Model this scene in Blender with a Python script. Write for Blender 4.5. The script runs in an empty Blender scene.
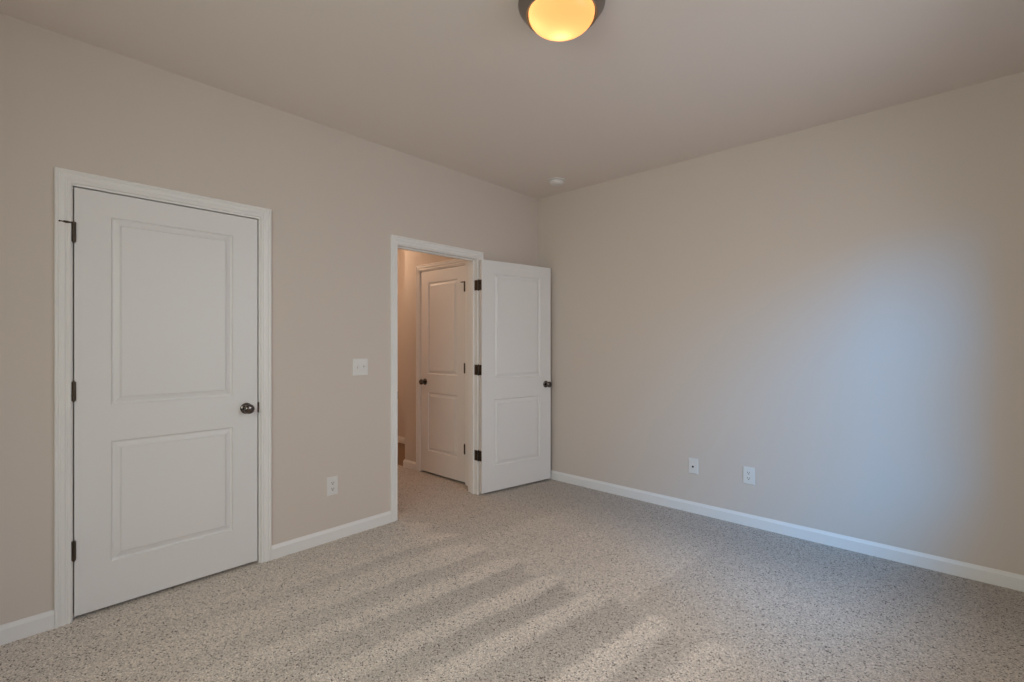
import bpy, bmesh, math
from mathutils import Matrix, Vector

# ------------------------------------------------------------------ camera
sc = bpy.context.scene
COL = sc.collection
H = 2.743                      # ceiling height
XW, YN = 3.42, -4.65           # window wall, wall behind the camera
cam_d = bpy.data.cameras.new('camera')
cam = bpy.data.objects.new('camera', cam_d)
COL.objects.link(cam)
cam.location = (3.0586, -3.7086, 1.3030)
cam.rotation_euler = (math.pi / 2, 0, math.radians(42.616))
cam_d.sensor_fit = 'HORIZONTAL'
cam_d.sensor_width = 36.0
cam_d.lens = 483.46 / 1024 * 36.0
cam_d.shift_y = (344.36 - 341.0) / 1024
cam_d.clip_start = 0.05
sc.camera = cam

# ------------------------------------------------------------------ view + world
vs = sc.view_settings
vs.view_transform = 'Standard'
vs.look = 'None'
vs.gamma = 1.0
vs.use_curve_mapping = False
vs.exposure = 0.0
sc.cycles.max_bounces = 14
sc.cycles.diffuse_bounces = 8
sc.cycles.glossy_bounces = 4
sc.cycles.use_denoising = True
sc.cycles.sample_clamp_indirect = 6.0

w = bpy.data.worlds.new('sky')
sc.world = w
w.use_nodes = True
wn = w.node_tree
bg = wn.nodes['Background']
sky = wn.nodes.new('ShaderNodeTexSky')
sky.sky_type = 'NISHITA'
sky.sun_disc = False
sky.sun_elevation = math.radians(40)
sky.sun_rotation = math.radians(200)
wn.links.new(sky.outputs[0], bg.inputs[0])
bg.inputs[1].default_value = 0.04


def area(name, loc, target, sx, sy, power, color, spread=180):
    d = bpy.data.lights.new(name, 'AREA')
    d.shape = 'RECTANGLE'
    d.size, d.size_y = sx, sy
    d.energy = power
    d.color = color
    d.spread = math.radians(spread)
    o = bpy.data.objects.new(name, d)
    COL.objects.link(o)
    o.location = loc
    o.rotation_euler = (Vector(target) - Vector(loc)).to_track_quat('-Z', 'Y').to_euler()
    return o


def point(name, loc, power, color, r):
    d = bpy.data.lights.new(name, 'POINT')
    d.energy = power
    d.color = color
    d.shadow_soft_size = r
    o = bpy.data.objects.new(name, d)
    COL.objects.link(o)
    o.location = loc
    return o


# daylight through the side window: a patch of blue sky, and the bright sky in front of it
area('sky_light', (5.40, -4.60, 3.90), (3.42, -1.45, 1.60), 2.4, 1.9, 400, (0.0, 0.42, 1.04))
area('side_daylight', (XW + 0.55, -1.45, 1.95), (0.0, -1.3, 0.75), 2.2, 1.5, 38, (0.84, 0.88, 1.0), 150)
# added fill outside the window, aimed up to lift the ceiling
area('ceiling_fill', (XW + 0.9, -1.7, 0.25), (2.6, -1.4, 2.7), 2.2, 1.2, 4, (1.0, 0.97, 0.92), 150)
# added fill behind the camera, shining in through an added window
area('rear_fill', (2.35, YN - 0.25, 1.75), (1.9, -0.6, 0.7), 1.7, 1.4, 38, (0.93, 1.0, 0.92), 150)
# ceiling lamp bulbs, and the lamp of the hall
point('hall_lamp', (-1.78, -1.08, 2.36), 20, (1.0, 0.70, 0.48), 0.10)


# ------------------------------------------------------------------ materials
def mat(name, color, rough=0.6, metal=0.0, spec=0.3):
    m = bpy.data.materials.new(name)
    m.use_nodes = True
    b = m.node_tree.nodes['Principled BSDF']
    b.inputs['Base Color'].default_value = (*color, 1)
    b.inputs['Roughness'].default_value = rough
    b.inputs['Metallic'].default_value = metal
    b.inputs['Specular IOR Level'].default_value = spec
    return m


class NT:
    """small wrapper to write node graphs tersely"""
    def __init__(self, m):
        self.t = m.node_tree
        self.b = self.t.nodes['Principled BSDF']

    def n(self, typ, **kw):
        nd = self.t.nodes.new(typ)
        for k, v in kw.items():
            setattr(nd, k, v)
        return nd

    def l(self, a, b):
        self.t.links.new(a, b)

    def math(self, op, a, b=None, c=None, clamp=False):
        nd = self.n('ShaderNodeMath', operation=op, use_clamp=clamp)
        for i, v in enumerate((a, b, c)):
            if v is None:
                continue
            if isinstance(v, (int, float)):
                nd.inputs[i].default_value = v
            else:
                self.l(v, nd.inputs[i])
        return nd.outputs[0]

    def noise(self, vec, scale, detail=2.0, rough=0.5):
        nd = self.n('ShaderNodeTexNoise')
        nd.inputs['Scale'].default_value = scale
        nd.inputs['Detail'].default_value = detail
        nd.inputs['Roughness'].default_value = rough
        self.l(vec, nd.inputs['Vector'])
        return nd.outputs['Fac']

    def ramp(self, fac, stops, interp='LINEAR'):
        nd = self.n('ShaderNodeValToRGB')
        cr = nd.color_ramp
        cr.interpolation = interp
        while len(cr.elements) < len(stops):
            cr.elements.new(0.5)
        for e, (p, c) in zip(cr.elements, stops):
            e.position = p
            e.color = (c, c, c, 1) if isinstance(c, (int, float)) else (*c, 1)
        self.l(fac, nd.inputs[0])
        return nd.outputs[0]

    def bump(self, height, dist, strength=1.0):
        nd = self.n('ShaderNodeBump')
        nd.inputs['Distance'].default_value = dist
        nd.inputs['Strength'].default_value = strength
        self.l(height, nd.inputs['Height'])
        self.l(nd.outputs[0], self.b.inputs['Normal'])

    def obj(self):
        return self.n('ShaderNodeTexCoord').outputs['Object']


def paint(name, color, rough, scale=220, dist=0.0006, spec=0.25):
    m = mat(name, color, rough, 0, spec)
    t = NT(m)
    t.bump(t.noise(t.obj(), scale, 3), dist, 0.5)
    return m


WALL = paint('beige wall paint', (0.645, 0.572, 0.512), 0.75)
CEIL = paint('ceiling paint', (0.76, 0.685, 0.63), 0.9)
TRIM = mat('white semi gloss trim', (0.81, 0.795, 0.775), 0.38, 0, 0.4)
DOOR = paint('white door paint', (0.775, 0.76, 0.75), 0.42, 60, 0.0003, 0.4)
PLATE = mat('white plastic', (0.74, 0.725, 0.70), 0.35, 0, 0.5)
DARK = mat('dark slot', (0.015, 0.014, 0.013), 0.6)
BRONZE = mat('dark bronze', (0.15, 0.13, 0.12), 0.17, 1.0)
HINGE = mat('aged bronze hinge', (0.085, 0.065, 0.05), 0.42, 0.8)
STEEL = mat('brushed nickel', (0.30, 0.275, 0.25), 0.38, 1.0)
VINYL = mat('window vinyl', (0.85, 0.85, 0.84), 0.4)
STOPP = mat('white rubber', (0.7, 0.68, 0.66), 0.7)

# faint moulded wood grain on the doors
t = NT(DOOR)
mp = t.n('ShaderNodeMapping')
mp.inputs['Scale'].default_value = (90, 90, 3.0)
t.l(t.obj(), mp.inputs[0])
t.bump(t.noise(mp.outputs[0], 1.0, 3), 0.0003, 0.6)


def carpet_material():
    m = mat('speckled cut pile carpet', (0.5, 0.44, 0.38), 0.95, 0, 0.05)
    t = NT(m)
    t.b.inputs['Sheen Weight'].default_value = 0.15
    t.b.inputs['Sheen Roughness'].default_value = 0.5
    co = t.obj()
    sep = t.n('ShaderNodeSeparateXYZ')
    t.l(co, sep.inputs[0])
    x, y = sep.outputs[0], sep.outputs[1]
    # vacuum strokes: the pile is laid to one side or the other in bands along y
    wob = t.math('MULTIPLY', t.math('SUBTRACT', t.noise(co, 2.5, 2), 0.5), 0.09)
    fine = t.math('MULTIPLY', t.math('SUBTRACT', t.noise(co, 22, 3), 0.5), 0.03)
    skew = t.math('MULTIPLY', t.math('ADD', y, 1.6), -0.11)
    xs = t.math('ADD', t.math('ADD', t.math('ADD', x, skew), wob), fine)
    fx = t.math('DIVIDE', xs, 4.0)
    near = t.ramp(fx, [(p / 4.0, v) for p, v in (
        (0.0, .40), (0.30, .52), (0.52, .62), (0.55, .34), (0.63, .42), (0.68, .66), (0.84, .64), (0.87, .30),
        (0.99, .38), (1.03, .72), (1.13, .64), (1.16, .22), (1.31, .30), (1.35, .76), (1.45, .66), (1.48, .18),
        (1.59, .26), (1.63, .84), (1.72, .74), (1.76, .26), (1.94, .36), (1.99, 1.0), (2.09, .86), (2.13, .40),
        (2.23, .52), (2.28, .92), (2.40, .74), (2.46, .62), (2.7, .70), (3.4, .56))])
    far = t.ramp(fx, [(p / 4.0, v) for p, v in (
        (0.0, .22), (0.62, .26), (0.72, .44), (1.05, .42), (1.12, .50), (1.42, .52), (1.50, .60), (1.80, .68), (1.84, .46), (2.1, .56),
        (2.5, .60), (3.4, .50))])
    # nearest the viewer the bands are fainter and the tone lighter
    front_fac = t.math('MULTIPLY', t.math('ADD', t.math('ADD', y, wob), 1.95), -0.9, clamp=True)
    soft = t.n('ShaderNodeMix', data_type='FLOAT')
    t.l(t.math('MULTIPLY', front_fac, 0.60), soft.inputs[0])
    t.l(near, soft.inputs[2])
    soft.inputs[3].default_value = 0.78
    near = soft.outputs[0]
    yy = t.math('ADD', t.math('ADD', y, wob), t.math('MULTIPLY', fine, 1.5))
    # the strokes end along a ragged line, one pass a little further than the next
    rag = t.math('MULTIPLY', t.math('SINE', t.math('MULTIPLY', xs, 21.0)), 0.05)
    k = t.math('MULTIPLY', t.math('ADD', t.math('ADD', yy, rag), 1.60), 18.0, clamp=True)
    fade = t.math('MULTIPLY', t.math('ADD', yy, 0.95), 1.6, clamp=True)  # carpet tone gets darker towards the right wall
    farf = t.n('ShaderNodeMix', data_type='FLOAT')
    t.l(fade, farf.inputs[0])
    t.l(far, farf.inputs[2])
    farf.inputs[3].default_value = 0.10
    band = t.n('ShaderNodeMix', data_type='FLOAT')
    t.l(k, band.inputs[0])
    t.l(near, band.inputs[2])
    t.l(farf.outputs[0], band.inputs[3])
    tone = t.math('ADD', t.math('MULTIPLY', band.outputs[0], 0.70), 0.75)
    # tufts and flecks
    vo = t.n('ShaderNodeTexVoronoi')
    vo.inputs['Scale'].default_value = 185
    t.l(co, vo.inputs['Vector'])
    vsep = t.n('ShaderNodeSeparateColor')
    t.l(vo.outputs['Color'], vsep.inputs[0])
    base = t.ramp(vsep.outputs[0], [
        (0.0, (0.10, 0.075, 0.06)), (0.04, (0.16, 0.125, 0.10)), (0.07, (0.50, 0.43, 0.37)), (0.30, (0.60, 0.53, 0.46)),
        (0.8, (0.70, 0.625, 0.55)), (1.0, (0.82, 0.75, 0.675))])
    gap = t.ramp(vo.outputs['Distance'], [(0.0, 1.0), (0.45, 1.0), (0.85, 0.62)])
    mul = t.n('ShaderNodeMix', data_type='RGBA', blend_type='MULTIPLY')
    mul.inputs[0].default_value = 1.0
    t.l(base, mul.inputs[6])
    t.l(gap, mul.inputs[7])
    tn = t.n('ShaderNodeCombineColor')
    for i in range(3):
        t.l(tone, tn.inputs[i])
    mul2 = t.n('ShaderNodeMix', data_type='RGBA', blend_type='MULTIPLY')
    mul2.inputs[0].default_value = 1.0
    t.l(mul.outputs[2], mul2.inputs[6])
    t.l(tn.outputs[0], mul2.inputs[7])
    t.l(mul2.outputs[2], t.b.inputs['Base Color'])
    hgt = t.math('SUBTRACT', t.math('MULTIPLY', t.noise(co, 90, 2), 0.8), vo.outputs['Distance'])
    t.bump(hgt, 0.005, 0.7)
    return m


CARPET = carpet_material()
BROWN = mat('brown floor strip', (0.22, 0.14, 0.085), 0.7)
t = NT(BROWN)
t.bump(t.noise(t.obj(), 150, 2), 0.002, 0.6)

GLASS = bpy.data.materials.new('clear pane')
GLASS.use_nodes = True
gt = GLASS.node_tree
gt.nodes.remove(gt.nodes['Principled BSDF'])
tr = gt.nodes.new('ShaderNodeBsdfTransparent')
gl = gt.nodes.new('ShaderNodeBsdfGlossy')
gl.inputs['Roughness'].default_value = 0.02
mx = gt.nodes.new('ShaderNodeMixShader')
mx.inputs[0].default_value = 0.06
gt.links.new(tr.outputs[0], mx.inputs[1])
gt.links.new(gl.outputs[0], mx.inputs[2])
gt.links.new(mx.outputs[0], gt.nodes['Material Output'].inputs[0])


# ------------------------------------------------------------------ mesh helpers
def box(bm, x0, x1, y0, y1, z0, z1):
    v = [bm.verts.new((x, y, z)) for x in (x0, x1) for y in (y0, y1) for z in (z0, z1)]
    for f in ((0, 1, 3, 2), (4, 6, 7, 5), (0, 4, 5, 1), (2, 3, 7, 6), (0, 2, 6, 4), (1, 5, 7, 3)):
        bm.faces.new([v[i] for i in f])


def lathe(bm, prof, seg=32, M=Matrix()):
    """revolve (r, h) pairs about local Z, then transform by M"""
    rings = []
    for r, h in prof:
        if r < 1e-6:
            rings.append([bm.verts.new(M @ Vector((0, 0, h)))])
        else:
            rings.append([bm.verts.new(M @ Vector((r * math.cos(2 * math.pi * i / seg), r * math.sin(2 * math.pi * i / seg), h)))
                          for i in range(seg)])
    for a, b in zip(rings, rings[1:]):
        for i in range(seg):
            j = (i + 1) % seg
            if len(a) == 1 and len(b) == 1:
                continue
            if len(a) == 1:
                bm.faces.new((a[0], b[i], b[j]))
            elif len(b) == 1:
                bm.faces.new((a[i], b[0], a[j]))
            else:
                bm.faces.new((a[i], b[i], b[j], a[j]))


def sweep(bm, prof, path):
    """prof: [(a, b)], path: [f(a, b) -> point], joined ring by ring, ends capped"""
    rings = [[bm.verts.new(f(a, b)) for a, b in prof] for f in path]
    n = len(prof)
    for A, B in zip(rings, rings[1:]):
        for i in range(n):
            j = (i + 1) % n
            bm.faces.new((A[i], A[j], B[j], B[i]))
    bm.faces.new(rings[0])
    bm.faces.new(rings[-1][::-1])


def make(name, bm, material, parent=None, smooth=None, bevel=0.0):
    bmesh.ops.recalc_face_normals(bm, faces=bm.faces)
    me = bpy.data.meshes.new(name)
    bm.to_mesh(me)
    bm.free()
    me.materials.append(material)
    if smooth is not None:
        for p in me.polygons:
            p.use_smooth = True
        me.set_sharp_from_angle(angle=math.radians(smooth))
    o = bpy.data.objects.new(name, me)
    COL.objects.link(o)
    if parent is not None:
        o.parent = parent
    if bevel:
        md = o.modifiers.new('bevel', 'BEVEL')
        md.width = bevel
        md.segments = 2
        md.limit_method = 'ANGLE'
    return o


def tag(o, label, cat, kind=None, group=None):
    o['label'] = label
    o['category'] = cat
    if kind:
        o['kind'] = kind
    if group:
        o['group'] = group
    return o


def boxes(name, lst, material, label, cat, bevel=0.0):
    bm = bmesh.new()
    for b in lst:
        box(bm, *b)
    return tag(make(name, bm, material, bevel=bevel), label, cat, 'structure')


# ------------------------------------------------------------------ room shell
T = 0.115                                   # thickness of the left wall
C0, C1 = -3.434, -2.611                     # clear opening of the closet doorway (y)
D0, D1 = -1.640, -0.830                     # clear opening of the hall doorway (y)
HD = 2.042                                  # underside of the doorway's head jamb
HC = 2.050                                  # underside of the closet's head jamb
J = 0.019                                   # jamb board
HY = -0.700                                 # hall wall with the far door
E0, E1 = -0.975, -0.297                     # clear opening of that door (x)
HX = -1.255                                 # where the hall wall ends

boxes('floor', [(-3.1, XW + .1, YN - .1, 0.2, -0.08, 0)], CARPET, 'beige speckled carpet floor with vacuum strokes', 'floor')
boxes('floor_alcove', [(-3.0, HX, HY + .01, 0.0, 0, 0.004)], BROWN, 'dark brown floor beyond the end of the hall wall', 'floor')  # separate dark brown slab laid over the carpet
boxes('ceiling', [(-3.1, XW + .1, YN - .1, 0.2, H, H + .1)], CEIL, 'flat beige ceiling above the bedroom', 'ceiling')
boxes('wall_left', [
    (-T, 0, YN, C0 - J, 0, H), (-T, 0, C0 - J, C1 + J, HC + J, H), (-T, 0, C1 + J, D0 - J, 0, H),
    (-T, 0, D0 - J, D1 + J, HD + J, H), (-T, 0, D1 + J, 0, 0, H)], WALL, 'beige wall holding the closet door and the hall doorway', 'wall')
boxes('wall_right', [(-T, XW, 0, 0.12, 0, H)], WALL, 'plain beige wall with a bluish patch of daylight', 'wall')
# side window wall and wall behind the camera, each with a window opening, the rear one added
WY0, WY1, WZ0, WZ1 = -2.35, -0.79, 0.92, 2.35
boxes('wall_window', [
    (XW, XW + .12, YN, WY0, 0, H), (XW, XW + .12, WY1, 0.12, 0, H),
    (XW, XW + .12, WY0, WY1, 0, WZ0), (XW, XW + .12, WY0, WY1, WZ1, H)], WALL, 'beige wall with the window that lights the right wall', 'wall')
VX0, VX1 = 1.45, 3.20
boxes('wall_near', [
    (-T, VX0, YN - .12, YN, 0, H), (VX1, XW + .12, YN - .12, YN, 0, H),
    (VX0, VX1, YN - .12, YN, 0, WZ0), (VX0, VX1, YN - .12, YN, WZ1, H)], WALL, 'beige wall behind the viewer with an added wide window', 'wall')
# hall and closet shells behind the left wall
boxes('wall_hall', [
    (HX, E0 - J, HY, HY + .1, 0, H), (E1 + J, -T, HY, HY + .1, 0, H), (E0 - J, E1 + J, HY, HY + .1, HD + J, H),
    (HX, HX + .1, HY + .1, 0.0, 0, H)], WALL, 'hall wall around the far door, seen through the doorway', 'wall')
boxes('wall_hall_end', [(-3.1, -T, 0.0, 0.12, 0, H)], WALL, 'warm lit hall wall farthest behind the doorway', 'wall')
boxes('wall_hall_side', [(-3.1, -3.0, -2.35, 0.0, 0, H), (-3.1, -T, -2.35, -2.25, 0, H)], WALL, 'hall walls hidden beside the doorway', 'wall')
boxes('wall_closet', [(-.85, -.75, -3.75, -2.35, 0, H), (-.85, -T, -3.85, -3.75, 0, H)], WALL, 'walls inside the closet behind its closed door', 'wall')


# ------------------------------------------------------------------ casings, jambs, baseboards
CASE = [(0, 0), (0, .009), (.004, .011), (.011, .011), (.014, .0085), (.018, .0085), (.024, .0125), (.036, .0145),
        (.040, .0125), (.043, .0125), (.047, .0165), (.055, .0165), (.058, .013), (.058, 0)]


def casing(name, a0, a1, top, place, label):
    """three mitred lengths round an opening a0..a1 x top; place(a, z, out) -> world"""
    bm = bmesh.new()
    sweep(bm, CASE, [
        lambda a, b: place(a0 - a, 0, b), lambda a, b: place(a0 - a, top + a, b),
        lambda a, b: place(a1 + a, top + a, b), lambda a, b: place(a1 + a, 0, b)])
    return tag(make(name, bm, TRIM, smooth=20), label, 'trim', 'structure')


def jamb(name, a0, a1, depth, stop0, stop1, place_box, label, HD=HD):
    bm = bmesh.new()
    place_box(bm, a0 - J, a0, -depth, 0, 0, HD)
    place_box(bm, a1, a1 + J, -depth, 0, 0, HD)
    place_box(bm, a0 - J, a1 + J, -depth, 0, HD, HD + J)
    s = .011
    place_box(bm, a0, a0 + s, -stop1, -stop0, 0, HD - s)
    place_box(bm, a1 - s, a1, -stop1, -stop0, 0, HD - s)
    place_box(bm, a0, a1, -stop1, -stop0, HD - s, HD)
    return tag(make(name, bm, TRIM, bevel=.0012), label, 'trim', 'structure')


onleft = lambda a, z, o: Vector((o, a, z))
boxleft = lambda bm, a0, a1, d0, d1, z0, z1: box(bm, d0, d1, a0, a1, z0, z1)
onhall = lambda a, z, o: Vector((a, HY - o, z))
boxhall = lambda bm, a0, a1, d0, d1, z0, z1: box(bm, a0, a1, HY - d1, HY - d0, z0, z1)
casing('trim_1', C0 - .006, C1 + .010, HC + .010, onleft, 'white moulded casing around the closed closet door')
jamb('trim_2', C0, C1, T, .038, .073, boxleft, 'white jamb lining inside the closet door frame', HC)
casing('trim_3', D0 - .006, D1 + .006, HD + .008, onleft, 'white moulded casing around the open hall doorway')
jamb('trim_4', D0, D1, T, .038, .073, boxleft, 'white jamb lining inside the open hall doorway')
casing('trim_5', E0 - .008, E1 + .008, HD + .011, onhall, 'white casing around the far hall door')
jamb('trim_6', E0, E1, .1, .038, .073, boxhall, 'white jamb lining of the far hall door')
# hall side casing of the doorway
bm = bmesh.new()
sweep(bm, CASE, [lambda a, b: Vector((-T - b, D0 - .006 - a, 0)), lambda a, b: Vector((-T - b, D0 - .006 - a, HD + .008 + a)),
                 lambda a, b: Vector((-T - b, D1 + .006 + a, HD + .008 + a)), lambda a, b: Vector((-T - b, D1 + .006 + a, 0))])
tag(make('trim_7', bm, TRIM, smooth=20), 'white casing on the hall side of the open doorway', 'trim', 'structure')

BASE = [(0, 0), (.014, 0), (.014, .064), (.012, .069), (.006, .079), (.005, .083), (0, .083)]


def baseboard(name, ends, label):
    """ends: list of ((x, y), (ox, oy)) where o is the outward direction"""
    bm = bmesh.new()
    sweep(bm, BASE, [(lambda a, b, p=p, o=o: Vector((p[0] + o[0] * a, p[1] + o[1] * a, b))) for p, o in ends])
    return tag(make(name, bm, TRIM, smooth=20), label, 'baseboard', 'structure')


cl, cr = C0 - .006 - .058, C1 + .010 + .058
dl, dr = D0 - .006 - .058, D1 + .006 + .058
baseboard('baseboard_left_far', [((0, YN), (1, 0)), ((0, cl), (1, 0))], 'white baseboard left of the closet door')
baseboard('baseboard_left_middle', [((0, cr), (1, 0)), ((0, dl), (1, 0))], 'white baseboard between closet door and hall doorway')
baseboard('baseboard_right', [((0, dr), (1, 0)), ((0, 0), (1, -1)), ((XW, 0), (-1, -1)), ((XW, YN), (-1, 1)), ((0, YN), (0, 1))],
          'white baseboard along the foot of the right wall')
baseboard('baseboard_hall', [((E0 - .066, HY), (0, -1)), ((HX, HY), (-1, -1)), ((HX, 0.0), (-1, -1)), ((-3.0, 0.0), (1, -1)), ((-3.0, -2.2), (1, 0))],
          'white baseboard of the hall seen through the doorway')
baseboard('baseboard_hall_short', [((E1 + .066, HY), (0, -1)), ((-T, HY), (0, -1))], 'short white baseboard right of the far hall door')


# ------------------------------------------------------------------ doors
PROF = [(0, 0), (.0015, .0030), (.004, .0075), (.008, .0105), (.012, .0112), (.035, .0032), (.0365, .0056), (.0385, .0056), (.040, .0004)]


def door_mesh(name, W, z0, z1, st_l, st_r, panels, Td=.035):
    bm = bmesh.new()

    def side(y0, s):
        us = [0, st_l, W - st_r, W]
        zs = [z0] + [z for p in panels for z in p] + [z1]
        g = {}
        V = lambda u, z, d: bm.verts.new((u, y0 + s * d, z))
        for i, u in enumerate(us):
            for k, z in enumerate(zs):
                g[i, k] = V(u, z, 0)
        for i in range(3):
            for k in range(len(zs) - 1):
                if i == 1 and k % 2 == 1:
                    ring = [g[1, k], g[2, k], g[2, k + 1], g[1, k + 1]]
                    for o, d in PROF[1:]:
                        u0, u1, a, b = us[1] + o, us[2] - o, zs[k] + o, zs[k + 1] - o
                        nr = [V(u0, a, d), V(u1, a, d), V(u1, b, d), V(u0, b, d)]
                        for q in range(4):
                            bm.faces.new((ring[q], ring[(q + 1) % 4], nr[(q + 1) % 4], nr[q]))
                        ring = nr
                    bm.faces.new(ring)
                else:
                    bm.faces.new((g[i, k], g[i + 1, k], g[i + 1, k + 1], g[i, k + 1]))
        n = len(zs) - 1
        return ([g[i, 0] for i in range(4)] + [g[3, k] for k in range(1, n + 1)] + [g[i, n] for i in (2, 1, 0)] + [g[0, k] for k in range(n - 1, 0, -1)])
    A = side(0, 1)
    B = side(Td, -1)
    for i in range(len(A)):
        j = (i + 1) % len(A)
        bm.faces.new((A[i], A[j], B[j], B[i]))
    return make(name, bm, DOOR)


def knob(parent, u, z, y=0.0, s=-1):
    """knob on the face at local y, sticking out along s*Y"""
    M = Matrix.Translation((u, y, z)) @ Matrix.Rotation(math.radians(90 if s < 0 else -90), 4, 'X')
    bm = bmesh.new()
    lathe(bm, [(.0, 0), (.0325, 0), (.0325, .003), (.030, .0065), (.022, .0095), (.015, .0115), (.0, .0118)], 40, M)
    rose = make('knob_rose', bm, BRONZE, parent, smooth=40)
    bm = bmesh.new()
    lathe(bm, [(.0, .009), (.012, .009), (.0105, .018), (.011, .026), (.0165, .0305), (.0235, .036), (.0275, .043), (.0283, .049), (.0265, .056),
               (.021, .0615), (.0125, .0645), (.0, .0655)], 40, M)
    make('door_knob', bm, BRONZE, parent, smooth=50)
    return rose


def barrel(bm, x, y, z, h=.089, r=.0068):
    M = Matrix.Translation((x, y, z - h / 2))
    lathe(bm, [(0, -.006), (.003, -.0055), (.0045, -.002), (.004, 0), (r, 0), (r, h * .198), (r * .9, h * .2), (r * .9, h * .205), (r, h * .207),
               (r, h * .398), (r * .9, h * .4), (r * .9, h * .405), (r, h * .407), (r, h * .598), (r * .9, h * .6), (r * .9, h * .605), (r, h * .607),
               (r, h * .798), (r * .9, h * .8), (r * .9, h * .805), (r, h * .807), (r, h), (.004, h), (.0045, h + .002), (.003, h + .0055), (0, h + .006)], 16, M)


def closed_hinges(door, u, zs, side, r=.0068):
    """barrels standing proud of a closed door with slivers of the leaves; side = +1 when the jamb lies at u - ..."""
    out = []
    for z in zs:
        bm = bmesh.new()
        barrel(bm, u, -.0075, z, r=r)
        box(bm, u - .009, u + .009, -.002, .001, z - .0445, z + .0445)
        out.append(make('hinge', bm, HINGE, door, smooth=40))
    return out


def pin_stop(hinge, u, z, s):
    """hinge pin door stop: collar, arm over the casing with its pad, and a short screw rod"""
    bm = bmesh.new()
    lathe(bm, [(0, z + .040), (.009, z + .040), (.009, z + .047), (0, z + .047)], 18, Matrix.Translation((u, -.0075, 0)))
    Mr = Matrix.Translation((u, -.0095, z + .0435)) @ Matrix.Rotation(math.radians(-90 * s), 4, 'Y') @ Matrix.Rotation(math.radians(0), 4, 'X')
    Mr = Matrix.Translation((u, -.0095, z + .0435)) @ Vector((-s, -.03, 0)).to_track_quat('Z', 'Y').to_matrix().to_4x4()
    lathe(bm, [(0, 0), (.003, 0), (.004, .012), (.0055, .022), (.0055, .034), (.0035, .038), (0, .038)], 12, Mr)
    o = make('door_stop', bm, HINGE, hinge, smooth=40)
    bm = bmesh.new()
    lathe(bm, [(0, .036), (.0035, .036), (.0045, .042), (.004, .052), (0, .055)], 14, Mr)
    make('stop_pad', bm, HINGE, o, smooth=40)


def latch(door, u, z):
    bm = bmesh.new()
    box(bm, u - .0015, u + .0015, .004, .031, z - .0285, z + .0285)
    return make('latch_plate', bm, BRONZE, door)


# closet door, closed, hinged on its left
W1 = .8095
d1 = door_mesh('door_1', W1, .020, 2.043, .134, .131, [(.236, .828), (1.006, 1.927)])
d1.location = (0, C0 + .0055, 0)
d1.rotation_euler = (0, 0, math.radians(90))
tag(d1, 'closed white two-panel closet door on the left wall', 'door', 'structure')
knob(d1, W1 - .061, .929)
hs = closed_hinges(d1, -.003, (1.830, 1.082, .332), 1)
pin_stop(hs[0], -.003, 1.830, 1)
bm = bmesh.new()
box(bm, W1 - .0005, W1 + .0105, -.002, .003, .930 - .030, .930 + .030)
make('strike_lip', bm, BRONZE, d1, bevel=.001)

# bedroom door, swung open almost flat against the left wall
W2, ANG = .795, 80.2
a = math.radians(ANG)
d2 = door_mesh('door_2', W2, .020, 2.034, .132, .132, [(.236, .822), (1.006, 1.922)])
piv = Vector((.013, D1 + .009, 0))
d2.location = piv + .043 * Vector((math.sin(a), -math.cos(a), 0))
d2.rotation_euler = (0, 0, a)
tag(d2, 'white two-panel door standing open against the wall corner', 'door', 'structure')
knob(d2, W2 - .062, .925)
knob(d2, W2 - .062, .925, .035, 1).parent = d2
latch(d2, W2, .925)
Minv = (Matrix.Translation(d2.location) @ Matrix.Rotation(a, 4, 'Z')).inverted()
for z in (1.816, 1.082, .340):
    bm = bmesh.new()
    barrel(bm, piv.x, piv.y - .006, z)
    box(bm, -.032, .004, D1 - .0025, D1 + .001, z - .0445, z + .0445)
    bmesh.ops.transform(bm, matrix=Minv, verts=bm.verts)
    box(bm, -.0025, .001, .002, .040, z - .0445, z + .0445)
    make('hinge', bm, HINGE, d2, smooth=40)

# far hall door, closed, hinged on its right
W3 = E1 - E0 - .007
d3 = door_mesh('door_3', W3, .020, 2.038, .112, .112, [(.236, .822), (1.006, 1.922)])
d3.location = (E0 + .004, HY, 0)
tag(d3, 'closed white two-panel hall door seen through the doorway', 'door', 'structure')
knob(d3, .066, .925)
hs = closed_hinges(d3, W3 + .002, (1.840, 1.082, .332), -1, .0095)
pin_stop(hs[0], W3 + .002, 1.840, 1)

# strike plate on the latch side of the open doorway
bm = bmesh.new()
box(bm, -.034, .003, D0 - .001, D0 + .0018, .925 - .029, .925 + .029)
tag(make('strike_plate', bm, BRONZE, bevel=.0006), 'small dark strike plate on the left jamb of the open doorway', 'strike plate')


# ------------------------------------------------------------------ windows (out of view, one for the side daylight, the rear one added for fill)
def window(name, fbox, label):
    def ring(bm, a0, a1, z0, z1, w, d0, d1):
        fbox(bm, a0, a0 + w, d0, d1, z0, z1)
        fbox(bm, a1 - w, a1, d0, d1, z0, z1)
        fbox(bm, a0 + w, a1 - w, d0, d1, z0, z0 + w)
        fbox(bm, a0 + w, a1 - w, d0, d1, z1 - w, z1)
    return ring


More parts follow.
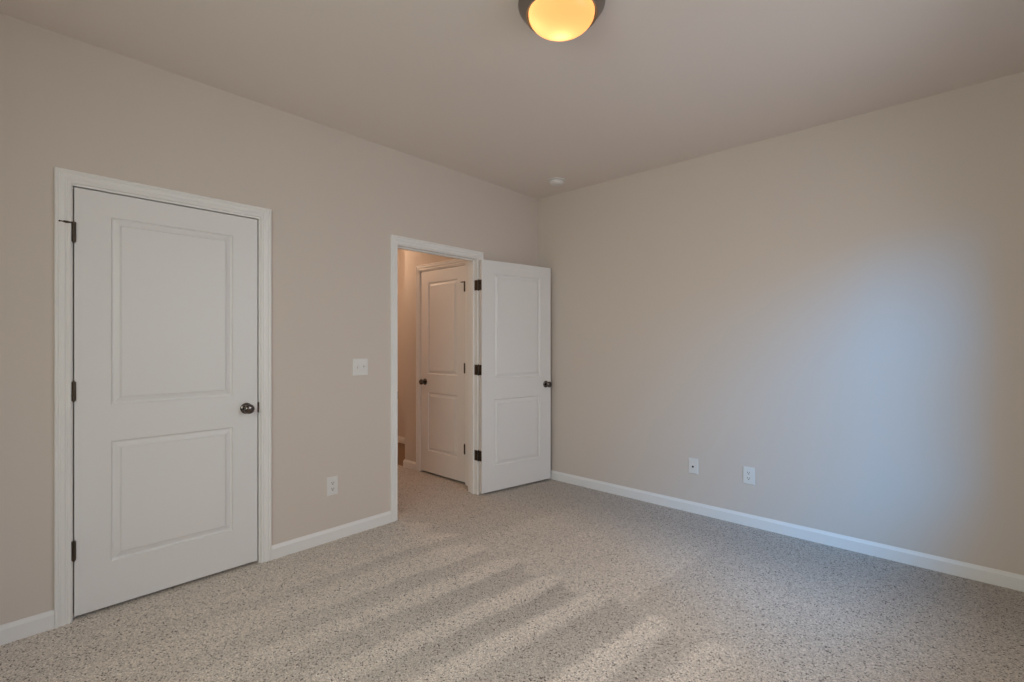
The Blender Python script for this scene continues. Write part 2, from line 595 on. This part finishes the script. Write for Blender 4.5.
for name, fb, a0, a1, label in (
        ('window_1', lambda bm, a0, a1, d0, d1, z0, z1: box(bm, XW + d0, XW + d1, a0, a1, z0, z1), WY0, WY1, 'white sash window in the wall to the right of the viewer'),
        ('fill_window', lambda bm, a0, a1, d0, d1, z0, z1: box(bm, a0, a1, YN - d1, YN - d0, z0, z1), VX0, VX1, 'wide white sash window added behind the viewer for fill light')):
    ring = window(name, fb, label)
    bm = bmesh.new()
    ring(bm, a0, a1, WZ0, WZ1, .05, .05, .12)
    zm = (WZ0 + WZ1) / 2
    fb(bm, a0 + .05, a1 - .05, .06, .10, zm - .02, zm + .02)
    wo = tag(make(name, bm, VINYL, bevel=.002), label, 'window', 'structure')
    bm = bmesh.new()
    fb(bm, a0 + .05, a1 - .05, .078, .082, WZ0 + .05, zm - .02)
    fb(bm, a0 + .05, a1 - .05, .078, .082, zm + .02, WZ1 - .05)
    make('window_pane', bm, GLASS, wo)
    bm = bmesh.new()
    fb(bm, a0 - .04, a1 + .04, -.03, .05, WZ0 - .025, WZ0)
    make('window_sill', bm, TRIM, wo, bevel=.004)


# ------------------------------------------------------------------ ceiling light
def empty(name, loc, rotz, label, cat, group=None):
    o = bpy.data.objects.new(name, None)
    COL.objects.link(o)
    o.location = loc
    o.rotation_euler = (0, 0, rotz)
    o.empty_display_size = .05
    return tag(o, label, cat, None, group)


LX, LY = 1.833, -2.069
lamp = empty('ceiling_light', (LX, LY, H), 0, 'round flush ceiling light with metal pan and glowing amber glass bowl', 'ceiling light')
bm = bmesh.new()
lathe(bm, [(.0, -.001), (.176, -.001), (.181, -.004), (.1825, -.010), (.181, -.016), (.174, -.026), (.163, -.040), (.156, -.050), (.1535, -.055), (.150, -.0575),
           (.146, -.056), (.145, -.050), (.149, -.040), (.0, -.016)], 72)
make('lamp_pan', bm, STEEL, lamp, smooth=35)
bm = bmesh.new()
prof = [(0.1385, -.046)]
for i in range(0, 15):
    th = math.radians(90 * i / 14)
    prof.append((0.1385 * math.cos(th) ** 0.92 if i < 14 else 0.0, -.050 - .072 * math.sin(th)))
lathe(bm, prof, 72)
SHADE = bpy.data.materials.new('amber alabaster glass')
SHADE.use_nodes = True
st = SHADE.node_tree
st.nodes.remove(st.nodes['Principled BSDF'])
tl = st.nodes.new('ShaderNodeBsdfTranslucent')
tl.inputs['Color'].default_value = (1.0, 0.74, 0.45, 1)
df = st.nodes.new('ShaderNodeBsdfGlossy')
df.inputs['Roughness'].default_value = 0.25
df.inputs['Color'].default_value = (1, .9, .8, 1)
mg = st.nodes.new('ShaderNodeMixShader')
mg.inputs[0].default_value = 0.04
st.links.new(tl.outputs[0], mg.inputs[1])
st.links.new(df.outputs[0], mg.inputs[2])
em = st.nodes.new('ShaderNodeEmission')
em.inputs['Color'].default_value = (1.0, 0.46, 0.14, 1)
em.inputs['Strength'].default_value = 0.66
ad = st.nodes.new('ShaderNodeAddShader')
st.links.new(mg.outputs[0], ad.inputs[0])
st.links.new(em.outputs[0], ad.inputs[1])
st.links.new(ad.outputs[0], st.nodes['Material Output'].inputs[0])
make('glass_shade', bm, SHADE, lamp, smooth=60)
# two bulbs behind the glass
point('lamp_bulb', (LX - .022, LY + .030, H - .076), 0.16, (1.0, .76, .48), .018)
point('lamp_bulb', (LX - .060, LY - .055, H - .062), 0.055, (1.0, .76, .48), .018)

# ------------------------------------------------------------------ smoke detector
sd = empty('smoke_detector', (.472, -.320, H), 0, 'small round white smoke detector on the ceiling near the corner', 'smoke detector')
bm = bmesh.new()
lathe(bm, [(0, 0), (.074, 0), (.074, -.006), (.072, -.008), (.0, -.008)], 48)
make('base_ring', bm, PLATE, sd, smooth=35)
bm = bmesh.new()
lathe(bm, [(.054, -.007), (.054, -.011), (.062, -.013), (.063, -.020), (.059, -.028), (.050, -.034), (.036, -.036), (.034, -.039), (.0, -.040)], 48)
body = make('detector_cover', bm, PLATE, sd, smooth=35)
bm = bmesh.new()
lathe(bm, [(.0, -.040), (.009, -.040), (.009, -.042), (.0, -.0425)], 20, Matrix.Translation((.02, -.01, 0)))
make('test_button', bm, STOPP, body, smooth=35)


# ------------------------------------------------------------------ wall plates (local X along the wall, -Y out of it)
def plate_body(w, h, parent):
    bm = bmesh.new()
    pr = [(0, 0), (0, .0055), (.003, .0078), (.006, .0082)]
    rings = []
    for o, d in pr:
        rings.append([bm.verts.new((sx * (w / 2 - o), -d, sz * (h / 2 - o))) for sx, sz in ((-1, -1), (1, -1), (1, 1), (-1, 1))])
    for A, B in zip(rings, rings[1:]):
        for i in range(4):
            j = (i + 1) % 4
            bm.faces.new((A[i], A[j], B[j], B[i]))
    bm.faces.new(rings[-1])
    bm.faces.new(rings[0][::-1])
    return make('wall_plate', bm, PLATE, parent)


def screw(parent, x, z):
    bm = bmesh.new()
    lathe(bm, [(0, 0), (.0033, 0), (.0030, .0010), (0, .0014)], 14, Matrix.Translation((x, -.0080, z)) @ Matrix.Rotation(math.radians(90), 4, 'X'))
    make('screw', bm, PLATE, parent, smooth=40)


def outlet(loc, rotz, label):
    r = empty('electrical_outlet', loc, rotz, label, 'outlet', 'duplex outlets low on the walls')
    plate_body(.078, .123, r)
    for zc in (.0195, -.0195):
        bm = bmesh.new()
        n = 28
        pts = []
        for i in range(n):
            th = 2 * math.pi * i / n
            pts.append((max(-.0145, min(.0145, .0175 * math.cos(th))), .0145 * math.sin(th)))
        A = [bm.verts.new((x, -.0080, zc + z)) for x, z in pts]
        B = [bm.verts.new((x * .97, -.0105, zc + z * .97)) for x, z in pts]
        for i in range(n):
            j = (i + 1) % n
            bm.faces.new((A[i], A[j], B[j], B[i]))
        bm.faces.new(B)
        rc = make('receptacle', bm, PLATE, r)
        bm = bmesh.new()
        box(bm, -.0085, -.0050, -.0108, -.0100, zc - .0005, zc + .0085)
        box(bm, .0050, .0082, -.0108, -.0100, zc + .0005, zc + .0080)
        lathe(bm, [(0, 0), (.0036, 0), (.0036, .0008), (0, .0008)], 16, Matrix.Translation((0, -.0100, zc - .0065)) @ Matrix.Rotation(math.radians(90), 4, 'X'))
        make('slots', bm, DARK, rc)
    screw(r, 0, 0)
    return r


outlet((0, -2.152, .362), math.radians(90), 'white duplex outlet on the left wall between the closet door and the doorway')
outlet((1.960, 0, .361), 0, 'white duplex outlet on the right wall, right of the cable jack')

cj = empty('cable_jack', (1.558, 0, .361), 0, 'white wall plate with one dark cable socket, low on the right wall', 'wall plate')
plate_body(.076, .120, cj)
bm = bmesh.new()
Mc = Matrix.Translation((-.002, -.0080, -.004)) @ Matrix.Rotation(math.radians(90), 4, 'X')
lathe(bm, [(0, 0), (.0075, 0), (.0075, .003), (.0055, .0035), (.0055, .009), (.004, .009), (.004, .004), (0, .004)], 20, Mc)
make('socket', bm, DARK, cj, smooth=35)
screw(cj, 0, .0415)
screw(cj, 0, -.0415)

sw = empty('light_switch', (0, -1.947, 1.146), math.radians(90), 'white double switch plate beside the doorway, one toggle up, one down', 'light switch')
plate_body(.117, .117, sw)
for x, up, lab in ((-.023, -1, 'toggle pushed down'), (.023, 1, 'toggle pushed up')):
    bm = bmesh.new()
    box(bm, x - .0055, x + .0055, -.0088, -.0080, -.0125, .0125)
    make('toggle_slot', bm, STOPP, sw)
    bm = bmesh.new()
    sweep(bm, [(-.0045, 0), (.0045, 0), (.0038, 1), (-.0038, 1)], [
        lambda p, q: Vector((x + p, -.008 - q * .013, up * (.009 * q) + .0050)),
        lambda p, q: Vector((x + p, -.008 - q * .013, up * (.009 * q) - .0050))])
    tg = make('toggle', bm, PLATE, sw, bevel=.0008)
    tg['label'] = lab
    for z in (.030, -.030):
        screw(sw, x, z)
